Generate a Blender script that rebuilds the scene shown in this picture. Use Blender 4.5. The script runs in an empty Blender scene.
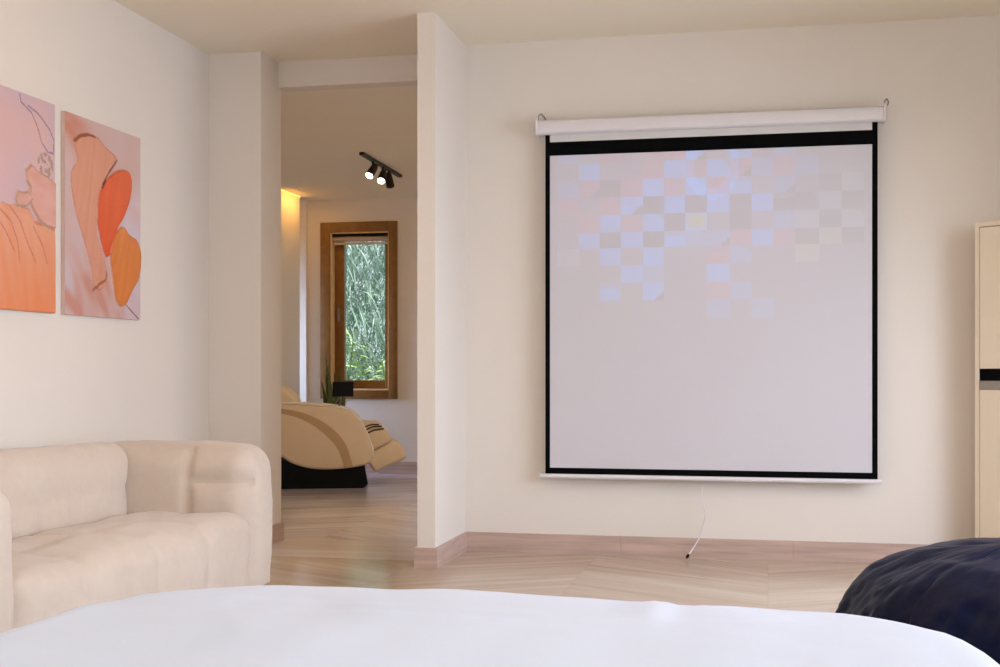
import bpy, bmesh, math, random
import numpy as np
from mathutils import Vector, Matrix, noise
random.seed(7)
S = bpy.context.scene
COL = S.collection

# ------------------------------------------------------------ camera, world, lights, exposure
F, TH, HY = 1250.0, math.radians(12.1), 370.0
cam_d = bpy.data.cameras.new('camera'); cam = bpy.data.objects.new('camera', cam_d); COL.objects.link(cam)
cam.location = (0, 0, 1.0); cam.rotation_euler = (math.radians(90), 0, TH)
cam_d.sensor_width = 36; cam_d.lens = 36 * F / 1000; cam_d.shift_y = (HY - 333.5) / 1000
cam_d.clip_start = 0.02
S.camera = cam

W = bpy.data.worlds.new('world'); S.world = W; W.use_nodes = True
bg = W.node_tree.nodes['Background']; bg.inputs[0].default_value = (0.80, 0.90, 1.0, 1); bg.inputs[1].default_value = 1.3

S.view_settings.view_transform = 'Standard'; S.view_settings.look = 'None'
S.view_settings.gamma = 1; S.view_settings.use_curve_mapping = False
S.view_settings.exposure = 0.03

def lamp(name, kind, loc, rot, energy, color, **kw):
    d = bpy.data.lights.new(name, kind); d.energy = energy; d.color = color
    for k, v in kw.items(): setattr(d, k, v)
    o = bpy.data.objects.new(name, d); COL.objects.link(o); o.location = loc; o.rotation_euler = [math.radians(a) for a in rot]
    return o
lamp('sun', 'SUN', (0, 14, 8), (12, -15, 0), 5.5, (1.0, 0.96, 0.88), angle=0.05)
# daylight through the two tall windows in the right wall
lamp('bedroom_side_daylight', 'AREA', (2.2, 4.3, 1.35), (0, 62, 0), 92, (0.71, 0.80, 1.0), shape='RECTANGLE', size=1.9, size_y=2.6, spread=math.radians(140))
lamp('bedroom_side_daylight', 'AREA', (2.2, -0.5, 1.35), (0, 62, 0), 80, (0.80, 0.90, 1.0), shape='RECTANGLE', size=1.9, size_y=2.6, spread=math.radians(140))
# softer daylight through the wide window behind the bed
lamp('bedroom_daylight', 'AREA', (-0.1, -2.42, 1.35), (84, 0, 0), 48, (0.84, 0.90, 1.0), shape='RECTANGLE', size=3.4, size_y=1.9)
# added warm fill out of view, aimed up at the bedroom ceiling
lamp('warm_ceiling_fill', 'AREA', (-0.4, 4.3, 2.52), (180, 0, 0), 17, (1.0, 0.62, 0.22), shape='RECTANGLE', size=4.4, size_y=0.25)
# lounge light: unseen cool fill added on its right, side window on its left
lamp('lounge_right_fill', 'AREA', (1.9, 9.2, 1.3), (0, 90, 0), 9, (0.80, 0.92, 1.0), shape='RECTANGLE', size=2.0, size_y=2.6)
lamp('lounge_warm_fill', 'AREA', (-1.0, 9.0, 2.6), (0, 25, 0), 26, (1.0, 0.74, 0.46), shape='DISK', size=0.3)  # added lamp hidden behind the stub wall, brightens the chair and far wall
lamp('lounge_side_daylight', 'AREA', (-5.95, 11.2, 1.15), (0, -80, 0), 34, (0.50, 0.66, 1.0), shape='RECTANGLE', size=1.6, size_y=0.5, spread=math.radians(70))

# ------------------------------------------------------------ mapping helper (a point of the photograph on a plane of the room)
def _d(px, py):
    u = (px - 500) / F; v = (HY - py) / F
    return (-math.sin(TH) + math.cos(TH) * u, math.cos(TH) + math.sin(TH) * u, v)
def atY(px, py, y): a = _d(px, py); s = y / a[1]; return Vector((a[0] * s, y, 1 + a[2] * s))
def atX(px, py, x): a = _d(px, py); s = x / a[0]; return Vector((x, a[1] * s, 1 + a[2] * s))

# ------------------------------------------------------------ materials
def new_mat(name):
    m = bpy.data.materials.new(name); m.use_nodes = True
    return m, m.node_tree, m.node_tree.nodes['Principled BSDF']
def lin(c): return tuple(((v / 255) / 12.92 if v / 255 <= 0.04045 else ((v / 255 + 0.055) / 1.055) ** 2.4) for v in c)
def mat(name, rgb, rough=0.6, var=0.04, scale=8, bump=0.0, bscale=60, metal=0.0, spec=0.5, coat=0.0, sheen=0.0):
    m, t, b = new_mat(name); c = lin(rgb)
    n = t.nodes.new('ShaderNodeTexNoise'); n.inputs['Scale'].default_value = scale; n.inputs['Detail'].default_value = 4
    tc = t.nodes.new('ShaderNodeTexCoord'); t.links.new(tc.outputs['Object'], n.inputs['Vector'])
    r = t.nodes.new('ShaderNodeValToRGB'); r.color_ramp.elements[0].position = .3; r.color_ramp.elements[1].position = .7
    r.color_ramp.elements[0].color = (*[v * (1 - var) for v in c], 1); r.color_ramp.elements[1].color = (*[min(1, v * (1 + var)) for v in c], 1)
    t.links.new(n.outputs['Fac'], r.inputs['Fac']); t.links.new(r.outputs['Color'], b.inputs['Base Color'])
    b.inputs['Roughness'].default_value = rough; b.inputs['Metallic'].default_value = metal
    b.inputs['Specular IOR Level'].default_value = spec; b.inputs['Coat Weight'].default_value = coat
    b.inputs['Sheen Weight'].default_value = sheen
    if bump:
        n2 = t.nodes.new('ShaderNodeTexNoise'); n2.inputs['Scale'].default_value = bscale; n2.inputs['Detail'].default_value = 5
        t.links.new(tc.outputs['Object'], n2.inputs['Vector'])
        bp = t.nodes.new('ShaderNodeBump'); bp.inputs['Strength'].default_value = bump; bp.inputs['Distance'].default_value = 0.01
        t.links.new(n2.outputs['Fac'], bp.inputs['Height']); t.links.new(bp.outputs['Normal'], b.inputs['Normal'])
    return m
def emit(name, rgb, strength):
    m, t, b = new_mat(name); b.inputs['Base Color'].default_value = (*rgb, 1)
    b.inputs['Emission Color'].default_value = (*rgb, 1); b.inputs['Emission Strength'].default_value = strength
    return m
def attr_mat(name, rough=0.6, emission=0.0, base=None, bump=0.0):
    m, t, b = new_mat(name)
    a = t.nodes.new('ShaderNodeAttribute'); a.attribute_name = 'paint'
    if base is None: t.links.new(a.outputs['Color'], b.inputs['Base Color'])
    else:
        b.inputs['Base Color'].default_value = (*lin(base), 1)
        t.links.new(a.outputs['Color'], b.inputs['Emission Color']); b.inputs['Emission Strength'].default_value = emission
    b.inputs['Roughness'].default_value = rough
    if bump:
        tc = t.nodes.new('ShaderNodeTexCoord'); n2 = t.nodes.new('ShaderNodeTexNoise'); n2.inputs['Scale'].default_value = 120
        t.links.new(tc.outputs['Object'], n2.inputs['Vector'])
        bp = t.nodes.new('ShaderNodeBump'); bp.inputs['Strength'].default_value = bump; bp.inputs['Distance'].default_value = 0.004
        t.links.new(n2.outputs['Fac'], bp.inputs['Height']); t.links.new(bp.outputs['Normal'], b.inputs['Normal'])
    return m

def plank_mat(name, c1, c2, rough, colw=0.9, pw=0.2, slope=0.55, joint=True, mono=False):
    """chevron planks: columns of width colw along x, planks pw wide slanting up or down"""
    m, t, b = new_mat(name); N = t.nodes.new; L = t.links.new
    def M(op, a, bb=None, c=None):
        n = N('ShaderNodeMath'); n.operation = op
        for i, v in enumerate((a, bb, c)):
            if v is None: continue
            if isinstance(v, (int, float)): n.inputs[i].default_value = v
            else: L(v, n.inputs[i])
        return n.outputs[0]
    tc = N('ShaderNodeTexCoord'); sp = N('ShaderNodeSeparateXYZ'); L(tc.outputs['Object'], sp.inputs[0])
    x, y = sp.outputs[0], sp.outputs[1]
    ci = M('FLOOR', M('DIVIDE', x, colw))
    par = M('MULTIPLY_ADD', M('FLOORED_MODULO', ci, 2), 2, -1)
    xf = M('SUBTRACT', M('DIVIDE', x, colw), ci)
    xs = M('MULTIPLY', M('MULTIPLY', xf, colw), par)
    tt = M('MULTIPLY_ADD', xs, slope, y)
    pid = M('FLOOR', M('DIVIDE', tt, pw))
    cb = N('ShaderNodeCombineXYZ'); L(ci, cb.inputs[0]); L(pid, cb.inputs[1])
    wn = N('ShaderNodeTexWhiteNoise'); L(cb.outputs[0], wn.inputs['Vector'])
    # grain runs along each plank
    gv = N('ShaderNodeCombineXYZ')
    L(M('MULTIPLY', x, 1.1), gv.inputs[0]); L(M('MULTIPLY', tt, 9.0), gv.inputs[1]); L(M('MULTIPLY', wn.outputs['Value'], 30.0), gv.inputs[2])
    n1 = N('ShaderNodeTexNoise'); n1.inputs['Scale'].default_value = 1.3; n1.inputs['Detail'].default_value = 6; n1.inputs['Distortion'].default_value = 0.8
    L(gv.outputs[0], n1.inputs['Vector'])
    f = M('ADD', M('MULTIPLY', n1.outputs['Fac'], 0.95), M('MULTIPLY', wn.outputs['Value'], 0.20))
    r = N('ShaderNodeValToRGB'); r.color_ramp.elements[0].position = .32; r.color_ramp.elements[1].position = .78
    r.color_ramp.elements[0].color = (*lin(c1), 1); r.color_ramp.elements[1].color = (*lin(c2), 1)
    L(f, r.inputs['Fac'])
    out = r.outputs['Color']
    if joint:
        fr = M('SUBTRACT', M('DIVIDE', tt, pw), pid)
        e = M('MINIMUM', fr, M('SUBTRACT', 1, fr)); e2 = M('MINIMUM', xf, M('SUBTRACT', 1, xf))
        k = M('MINIMUM', M('MULTIPLY', e, pw), M('MULTIPLY', e2, colw))
        ln = M('LESS_THAN', k, 0.0018)
        mx = N('ShaderNodeMix'); mx.data_type = 'RGBA'; L(M('MULTIPLY', ln, 0.16), mx.inputs[0]); L(out, mx.inputs[6]); mx.inputs[7].default_value = (*lin((120, 95, 80)), 1)
        out = mx.outputs[2]
    L(out, b.inputs['Base Color']); b.inputs['Roughness'].default_value = rough
    bp = N('ShaderNodeBump'); bp.inputs['Strength'].default_value = 0.06; bp.inputs['Distance'].default_value = 0.004
    L(n1.outputs['Fac'], bp.inputs['Height']); L(bp.outputs['Normal'], b.inputs['Normal'])
    return m

M_wall = mat('cream_wall_paint', (231, 221, 210), 0.85, 0.012, 1.5, 0.04, 90, spec=0.2)
M_ceil = mat('ceiling_paint', (243, 233, 214), 0.9, 0.01, 1.5, spec=0.2)
M_floor = plank_mat('chevron_wood_tile', (178, 155, 134), (206, 189, 168), 0.15)
M_floor2 = plank_mat('lounge_wood_tile', (178, 170, 178), (218, 214, 224), 0.15, 1.3, 0.22, -0.6)
M_thresh = plank_mat('threshold_tile', (198, 188, 184), (222, 214, 212), 0.12, 5, 0.6, 0.0)
for _m, _i in ((M_thresh, 2.1), (M_floor, 1.7), (M_floor2, 1.7)): _m.node_tree.nodes['Principled BSDF'].inputs['IOR'].default_value = _i
M_base = mat('wood_look_baseboard', (192, 164, 150), 0.4, 0.17, 4)
for _n in M_base.node_tree.nodes:
    if _n.type == 'TEX_NOISE':
        _mp = M_base.node_tree.nodes.new('ShaderNodeMapping'); _mp.inputs['Scale'].default_value = (.6, .6, 9)
        M_base.node_tree.links.new(M_base.node_tree.nodes['Texture Coordinate'].outputs['Object'], _mp.inputs[0]); M_base.node_tree.links.new(_mp.outputs[0], _n.inputs['Vector'])
M_white = mat('white_plastic', (228, 222, 224), 0.4, 0.01)
M_black = mat('black_border_vinyl', (5, 5, 6), 0.9, 0.02, spec=0.1)
M_wood = mat('golden_brown_timber', (132, 90, 36), 0.45, 0.14, 14)
M_glass, _t, _b = new_mat('clear_glass'); _b.inputs['Transmission Weight'].default_value = 1; _b.inputs['Roughness'].default_value = 0.0
_b.inputs['IOR'].default_value = 1.05; _b.inputs['Base Color'].default_value = (0.96, 1, 0.98, 1)
M_sofa = mat('cream_boucle_fabric', (215, 198, 182), 0.95, 0.02, 30, 0.25, 260, spec=0.15, sheen=0.3)
M_duvet = mat('white_cotton', (226, 231, 247), 0.85, 0.008, 3, 0.03, 300, spec=0.2, sheen=0.1)
M_navy = mat('navy_satin_fabric', (2, 13, 44), 0.36, 0.25, 4, 0.5, 9, spec=0.14)
M_cab = mat('ivory_lacquer', (236, 220, 196), 0.5, 0.012, 2)
M_dark = mat('dark_grey_plastic', (7, 12, 14), 0.7, 0.05, spec=0.2)
M_beige = mat('beige_faux_leather', (241, 219, 188), 0.5, 0.02, 6, 0.04, 200)
M_stripe = mat('tan_trim_leather', (204, 170, 128), 0.45, 0.03, 6)
M_bronze = mat('bronze_metal', (46, 32, 24), 0.45, 0.05, metal=0.5)
M_bulb = emit('lit_lamp_lens', (1.0, 0.84, 0.58), 14)
M_led = emit('amber_led_strip', (1.0, 0.55, 0.12), 1.6)
M_leaf = mat('snake_plant_leaf', (78, 96, 44), 0.45, 0.3, 12)
M_pot = mat('grey_ceramic', (120, 116, 110), 0.6, 0.03)
M_metal = mat('satin_metal', (150, 146, 140), 0.3, 0.02, metal=0.8)

# ------------------------------------------------------------ object helpers
def link(name, me, m, parent=None):
    o = bpy.data.objects.new(name, me); COL.objects.link(o)
    if m: me.materials.append(m)
    if parent: o.parent = parent
    return o
def obj(name, bm, m, parent=None, smooth=False, bevel=0.0):
    me = bpy.data.meshes.new(name)
    if bevel:
        bmesh.ops.bevel(bm, geom=[e for e in bm.edges if len(e.link_faces) == 2 and e.calc_face_angle(0) > 0.6], offset=bevel, segments=3, profile=0.5, affect='EDGES', clamp_overlap=True)
    bmesh.ops.recalc_face_normals(bm, faces=bm.faces)
    bm.to_mesh(me); bm.free()
    if smooth or bevel:
        for p in me.polygons: p.use_smooth = True
        if hasattr(me, 'set_sharp_from_angle'): me.set_sharp_from_angle(angle=math.radians(38))
    return link(name, me, m, parent)
def tag(o, label=None, cat=None, group=None, kind=None):
    if label: o['label'] = label
    if cat: o['category'] = cat
    if group: o['group'] = group
    if kind: o['kind'] = kind
    return o
def thing(name, label, cat, loc=(0, 0, 0), rz=0, group=None):
    o = bpy.data.objects.new(name, None); COL.objects.link(o); o.location = loc; o.rotation_euler = (0, 0, rz)
    o.empty_display_size = 0.1
    return tag(o, label, cat, group)
def box(bm, a, b):
    v = [bm.verts.new((x, y, z)) for x in (a[0], b[0]) for y in (a[1], b[1]) for z in (a[2], b[2])]
    for f in ((0, 1, 3, 2), (4, 6, 7, 5), (0, 4, 5, 1), (2, 3, 7, 6), (0, 2, 6, 4), (1, 5, 7, 3)):
        bm.faces.new([v[i] for i in f])
    return bm
def bx(a, b): return box(bmesh.new(), a, b)
def struct(name, bm, m, label=None, parent=None, **k):
    o = obj(name, bm, m, parent, **k)
    if not parent: tag(o, label, name.split('_')[0], kind='structure')
    return o
def tube(bm, pts, r, seg=10):
    pts = [Vector(p) for p in pts]; rings = []
    rr = r if isinstance(r, (list, tuple)) else [r] * len(pts)
    for i, p in enumerate(pts):
        d = (pts[min(i + 1, len(pts) - 1)] - pts[max(i - 1, 0)]).normalized()
        up = Vector((0, 0, 1)) if abs(d.z) < .95 else Vector((1, 0, 0))
        a = d.cross(up).normalized(); b = d.cross(a).normalized()
        rings.append([bm.verts.new(p + (a * math.cos(t) + b * math.sin(t)) * rr[i]) for t in [2 * math.pi * k / seg for k in range(seg)]])
    for i in range(len(rings) - 1):
        for k in range(seg):
            bm.faces.new((rings[i][k], rings[i][(k + 1) % seg], rings[i + 1][(k + 1) % seg], rings[i + 1][k]))
    bm.faces.new(rings[0]); bm.faces.new(rings[-1][::-1])
    return bm
def lathe(bm, prof, seg=32, c=(0, 0, 0)):
    rings = [[bm.verts.new((c[0] + r * math.cos(2 * math.pi * k / seg), c[1] + r * math.sin(2 * math.pi * k / seg), c[2] + z)) for k in range(seg)] for r, z in prof]
    for i in range(len(rings) - 1):
        for k in range(seg): bm.faces.new((rings[i][k], rings[i][(k + 1) % seg], rings[i + 1][(k + 1) % seg], rings[i + 1][k]))
    bm.faces.new(rings[0][::-1]); bm.faces.new(rings[-1])
    return bm
def extrude_xz(pts, y0, y1):
    """outline in x,z extruded from y0 to y1"""
    bm = bmesh.new()
    a = [bm.verts.new((p[0], y0, p[1])) for p in pts]; b = [bm.verts.new((p[0], y1, p[1])) for p in pts]
    bm.faces.new(a); bm.faces.new(b[::-1]); n = len(pts)
    for i in range(n): bm.faces.new((a[i], b[i], b[(i + 1) % n], a[(i + 1) % n]))
    return bm
def smooth_closed(pts, sub=6):
    """Catmull-Rom through a closed outline"""
    out = []; n = len(pts); P = [Vector(p) for p in pts]
    for i in range(n):
        p0, p1, p2, p3 = P[i - 1], P[i], P[(i + 1) % n], P[(i + 2) % n]
        for k in range(sub):
            t = k / sub
            out.append(0.5 * ((2 * p1) + (p2 - p0) * t + (2 * p0 - 5 * p1 + 4 * p2 - p3) * t * t + (3 * p1 - p0 - 3 * p2 + p3) * t ** 3))
    return out
def smooth_open(pts, sub=6):
    P = [Vector(p) for p in pts]; P = [P[0]] + P + [P[-1]]; out = []
    for i in range(1, len(P) - 2):
        p0, p1, p2, p3 = P[i - 1], P[i], P[i + 1], P[i + 2]
        for k in range(sub):
            t = k / sub
            out.append(0.5 * ((2 * p1) + (p2 - p0) * t + (2 * p0 - 5 * p1 + 4 * p2 - p3) * t * t + (3 * p1 - p0 - 3 * p2 + p3) * t ** 3))
    out.append(P[-2]); return out

def puffy(a, b, r, step=0.025, seams=(), depth=0.02, width=0.03, puff=0.0, wob=0.004, seed=0, rl=None):
    """soft upholstered block from corner a to corner b, rounded by r; seams = [(axis, position, faces_axis or None)]"""
    a = np.array(a, float); b = np.array(b, float); bm = bmesh.new()
    for ax in range(3):
        u, v = [i for i in range(3) if i != ax]
        nu = max(2, int((b[u] - a[u]) / step)); nv = max(2, int((b[v] - a[v]) / step))
        for side in (0, 1):
            g = []
            for i in range(nu + 1):
                row = []
                for j in range(nv + 1):
                    p = [0, 0, 0]; p[ax] = (a, b)[side][ax]; p[u] = a[u] + (b[u] - a[u]) * i / nu; p[v] = a[v] + (b[v] - a[v]) * j / nv
                    row.append(bm.verts.new(p))
                g.append(row)
            for i in range(nu):
                for j in range(nv): bm.faces.new((g[i][j], g[i + 1][j], g[i + 1][j + 1], g[i][j + 1]))
    bmesh.ops.remove_doubles(bm, verts=bm.verts, dist=1e-4)
    ctr = (a + b) / 2; half = (b - a) / 2
    for vt in bm.verts:
        p = np.array(vt.co); lo_r = np.array([r, r, rl or r]); q = np.clip(p, a + lo_r, b - r); d = p - q
        sc_ = np.array([r, r, (rl or r) if d[2] < 0 else r]); d = d / sc_; L = np.linalg.norm(d)
        n = d / L if L > 1e-9 else np.array([0, 0, 1.0]); p2 = q + n * sc_
        if puff:
            e = (p2 - ctr) / half
            for k in range(3):
                o = [i for i in range(3) if i != k]
                p2[k] += n[k] * puff * max(0, (1 - e[o[0]] ** 2)) * max(0, (1 - e[o[1]] ** 2))
        dd = 0
        for s in seams:
            axx, pos = s[0], s[1]
            if len(s) > 2 and s[2] is not None and abs(n[s[2]]) < 0.5: continue
            if len(s) > 3:
                lo, hi, ax2 = s[3]
                if not (lo <= p2[ax2] <= hi): continue
            wgt = 1 - abs(n[axx])
            dd = max(dd, wgt * math.exp(-(abs(p2[axx] - pos) / width) ** 1.3))
        p2 = p2 - n * depth * dd
        w = noise.noise(Vector(p2 * 4.0) + Vector((seed, 0, 0))) * wob * 2 + noise.noise(Vector(p2 * 11.0) + Vector((0, seed, 0))) * wob
        p2 = p2 + n * w
        vt.co = p2
    return bm

# ============================================================ THE SETTING
YB = 6.73; CE = 2.80; C2 = 2.65; Y2 = 11.55
struct('floor', bx((-3.3, -2.6, -0.1), (2.45, 6.32, 0)), M_floor, 'pale wood-look chevron floor of the bedroom')
struct('floor_bedroom_right', bx((-1.74, 6.32, -0.1), (2.45, 6.95, 0)), M_floor, 'pale wood-look floor at the foot of the screen wall').name = 'floor'
struct('floor', bx((-3.3, 6.32, -0.1), (-1.74, 6.98, 0)), M_thresh, 'smooth threshold tile in the opening to the lounge').name = 'floor'
struct('floor', bx((-6.2, 6.98, -0.1), (2.3, Y2 + .15, 0)), M_floor2, 'greyish wood-look floor of the lounge beyond the opening')
struct('ceiling', bx((-3.3, -2.6, CE), (2.45, 7.0, CE + .1)), M_ceil, 'plain cream ceiling of the bedroom')
struct('ceiling', bx((-6.2, 6.99, C2), (2.3, Y2 + .15, C2 + .1)), M_ceil, 'lower ceiling of the lounge with the track light')
struct('wall_left', bx((-3.3, -2.6, 0), (-3.115, 6.62, CE)), M_wall, 'cream wall on the left behind the sofa with two paintings')
struct('wall_left_pier', box(bx((-6.2, 6.62, 0), (-2.80, 6.92, CE)), (-6.2, 6.92, 0), (-2.95, 6.995, CE)), M_wall, 'cream pier on the left side of the opening', bevel=0.004)
struct('wall_header', bx((-2.80, 6.87, C2), (-1.73, 6.99, CE)), M_wall, 'cream lintel above the opening')
struct('wall_back', bx((-1.64, YB, 0), (2.45, 6.99, CE)), M_wall, 'cream wall behind the projector screen')
struct('wall_partition', bx((-1.730, 6.08, 0), (-1.638, 6.99, CE)), M_wall, 'narrow cream stub wall right of the opening', bevel=0.004)
bm = bmesh.new()
box(bm, (2.3, -2.6, 0), (2.45, -1.8, CE)); box(bm, (2.3, .8, 0), (2.45, 3.0, CE)); box(bm, (2.3, -1.8, 0), (2.45, .8, .4)); box(bm, (2.3, -1.8, 2.3), (2.45, .8, CE)); box(bm, (2.3, 5.6, 0), (2.45, YB, CE)); box(bm, (2.3, 3.0, 0), (2.45, 5.6, .4)); box(bm, (2.3, 3.0, 2.3), (2.45, 5.6, CE))
struct('wall_right', bm, M_wall, 'cream wall on the right outside the view')
# wall behind the camera with its window opening
bm = bmesh.new()
box(bm, (-3.3, -2.75, 0), (-1.9, -2.6, CE)); box(bm, (1.7, -2.75, 0), (2.45, -2.6, CE)); box(bm, (-1.9, -2.75, 0), (1.7, -2.6, 0.35)); box(bm, (-1.9, -2.75, 2.35), (1.7, -2.6, CE))
struct('wall_front', bm, M_wall, 'wall behind the bed with a wide window')
# lounge walls
gw = atY(330.5, 0, Y2).x, atY(389, 0, Y2).x
gz = atY(330, 390, Y2).z, atY(360, 232, Y2).z
jx = atY(308, 0, Y2).x
bm = bmesh.new()
box(bm, (jx, Y2, 0), (gw[0], Y2 + .16, C2)); box(bm, (gw[1], Y2, 0), (2.3, Y2 + .16, C2))
box(bm, (gw[0], Y2, 0), (gw[1], Y2 + .16, gz[0])); box(bm, (gw[0], Y2, gz[1]), (gw[1], Y2 + .16, C2))
struct('wall_lounge_back', bm, M_wall, 'far cream wall of the lounge around the timber window')
struct('wall_lounge_corner', bx((-6.2, Y2 - .05, 0), (jx, Y2 + .16, C2)), M_wall, 'daylit strip of wall behind the lounge pillar')
struct('wall_lounge_pillar', bx((-4.95, 10.66, 0), (-4.36, 11.24, C2)), M_wall, 'pillar washed by amber light behind the massage chair')
struct('wall_lounge_left', bx((-6.2, 6.995, 0), (-6.05, Y2 - .05, C2)), M_wall, 'left wall of the lounge')
struct('wall_lounge_right', bx((2.15, 6.99, 0), (2.3, Y2, C2)), M_wall, 'right wall of the lounge')
# baseboards
def bb(name, runs, label, h=0.105):
    bm = bmesh.new()
    for a, b in runs: box(bm, (a[0], a[1], 0), (b[0], b[1], h))
    struct(name, bm, M_base, label, bevel=0.0015)
js = [-1.638, -.775, .13, 1.03, 1.9, 2.29]
bb('baseboard_back', [((js[i] + .0008, YB - .014), (js[i + 1] - .0008, YB)) for i in range(5)], 'wood-look baseboard below the projector screen')
bb('baseboard_partition', [((-1.730, 6.066), (-1.638, 6.08)), ((-1.638, 6.066), (-1.624, YB - .014)), ((-1.744, 6.066), (-1.730, 6.99))], 'wood-look baseboard around the stub wall')
bb('baseboard_left', [((-3.115, -2.6), (-3.101, 6.606)), ((-3.115, 6.606), (-2.786, 6.62)), ((-2.80, 6.62), (-2.786, 6.93))], 'wood-look baseboard of the left wall and pier')
bb('baseboard_lounge', [((-4.36, 11.24), (-4.35, 11.24)), ((jx, Y2 - .014), (2.15, Y2))], 'wood-look baseboard along the far lounge wall', 0.12)

# ---- lounge window with timber frame, tilted sash and blind
fx0, fx1 = atY(321, 0, Y2).x, atY(397.6, 0, Y2).x
fz1, fz0 = atY(360, 222, Y2).z, atY(360, 398.7, Y2).z
win = bpy.data.objects.new('window_1', None); COL.objects.link(win); win.location = ((fx0 + fx1) / 2, Y2, fz0)
tag(win, 'golden-brown timber window looking onto green plants', 'window', kind='structure')
def wl(bm, name, m, par=None, bevel=0.0, parent=win):
    bmesh.ops.translate(bm, verts=bm.verts, vec=-Vector(win.location)); return obj(name, bm, m, parent, bevel=bevel)
bm = bmesh.new()
y0, y1 = Y2 - .022, Y2 + .0
box(bm, (fx0, y0, fz0), (gw[0], y1 + .0, fz1)); box(bm, (gw[1], y0, fz0), (fx1, y1, fz1))
box(bm, (gw[0], y0, gz[1]), (gw[1], y1, fz1)); box(bm, (gw[0], y0, fz0), (gw[1], y1, gz[0]))
wl(bm, 'window_frame', M_wood, bevel=0.002)
bm = bmesh.new()  # lining of the reveal; light falling on it is put into its pale colour
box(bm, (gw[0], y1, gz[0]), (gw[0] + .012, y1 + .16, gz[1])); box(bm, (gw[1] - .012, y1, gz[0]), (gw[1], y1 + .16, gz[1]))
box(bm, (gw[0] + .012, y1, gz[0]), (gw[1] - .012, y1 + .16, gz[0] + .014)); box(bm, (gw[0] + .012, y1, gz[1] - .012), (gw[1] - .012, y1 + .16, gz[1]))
wl(bm, 'frame_lining', mat('lit_reveal_timber', (240, 200, 145), .4, .08, 14))
ys = Y2 + .09
sx0, sx1 = gw[0] + .012, gw[1] - .012; sz0, sz1 = gz[0] + .014, gz[1] - .012
ix0, ix1 = atY(344.3, 0, ys).x, atY(385, 0, ys).x; iz0, iz1 = atY(360, 380.3, ys).z, atY(360, 237, ys).z
bm = bmesh.new()
box(bm, (sx0, ys, sz0), (ix0, ys + .05, sz1)); box(bm, (ix1, ys, sz0), (sx1, ys + .05, sz1))
box(bm, (ix0, ys, sz0), (ix1, ys + .05, iz0)); box(bm, (ix0, ys, iz1), (ix1, ys + .05, sz1))
sash = wl(bm, 'window_sash', M_wood, bevel=0.003)
pane = wl(bx((ix0, ys + .02, iz0), (ix1, ys + .026, iz1)), 'pane', M_glass)
pane.parent = sash
hx = atY(339, 0, ys).x
bm = bmesh.new(); box(bm, (hx - .012, ys - .012, atY(339, 322, ys).z), (hx + .012, ys, atY(339, 308, ys).z)); box(bm, (hx - .007, ys - .035, atY(339, 320, ys).z), (hx + .007, ys - .012, atY(339, 312, ys).z - .0))
hd = wl(bm, 'handle', M_metal, bevel=0.002); hd.parent = sash
# roller blind inside the reveal
bt = thing('roller_blind', 'rolled-up beige roller blind at the head of the timber window', 'blind', ((gw[0] + gw[1]) / 2, Y2 + .01, gz[1]))
wbl = (gw[1] - gw[0] - .03) / 2
bm = bmesh.new(); box(bm, (-wbl, -.005, -.035), (wbl, .06, -.013)); obj('headrail', bm, M_dark, bt, bevel=0.002)
bm = bmesh.new(); tube(bm, [(-wbl, .03, -.062), (wbl, .03, -.062)], .026, 20); obj('fabric_roll', bm, mat('blind_fabric', (176, 156, 142), 0.8), bt, smooth=True)
bm = bmesh.new(); box(bm, (-wbl + .01, .024, -.118), (wbl - .01, .034, -.095)); obj('bottom_rail', bm, mat('blind_rail', (196, 178, 156), 0.6), bt, bevel=0.002)

# ---- bedroom window behind the camera
w2 = bpy.data.objects.new('window_2', None); COL.objects.link(w2); w2.location = (-.1, -2.6, .35); tag(w2, 'wide bedroom window behind the bed', 'window', kind='structure')
bm = bmesh.new()
for x0, x1 in ((-1.8, -1.74), (-.03, .03), (1.74, 1.8)): box(bm, (x0, -.12, 0), (x1, -.06, 2.0))
box(bm, (-1.8, -.12, 0), (1.8, -.06, .06)); box(bm, (-1.8, -.12, 1.94), (1.8, -.06, 2.0))
obj('window_frame', bm, M_wood, w2)
obj('pane', bx((-1.74, -.095, .06), (1.74, -.09, 1.94)), M_glass, w2)

for wn, wy in (('window_3', 3.0), ('window_4', -1.8)):
    w3 = bpy.data.objects.new(wn, None); COL.objects.link(w3); w3.location = (2.3, wy, .4); tag(w3, 'tall bedroom window in the right wall, ' + ('nearer the screen' if wy > 1 else 'nearer the bed head'), 'window', kind='structure')
    bm = bmesh.new()
    for y in (0, 1.27, 2.54): box(bm, (.05, y, 0), (.11, y + .06, 1.9))
    box(bm, (.05, 0, 0), (.11, 2.6, .06)); box(bm, (.05, 0, 1.84), (.11, 2.6, 1.9))
    obj('window_frame', bm, M_wood, w3)
    obj('pane', bx((.08, .06, .06), (.085, 2.54, 1.84)), M_glass, w3)

# ---- LED cove strip on the pillar head
tag(obj('led_strip', bx((-4.357, 10.68, C2 - .008), (-4.345, 11.22, C2 - .001)), M_led), 'short amber light strip at the top of the lounge pillar', 'light')
lamp('amber_wash', 'AREA', (-4.20, 10.95, C2 - .015), (0, 22, 0), 2.0, (1.0, 0.5, 0.10), shape='RECTANGLE', size=0.03, size_y=0.5)

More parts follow.
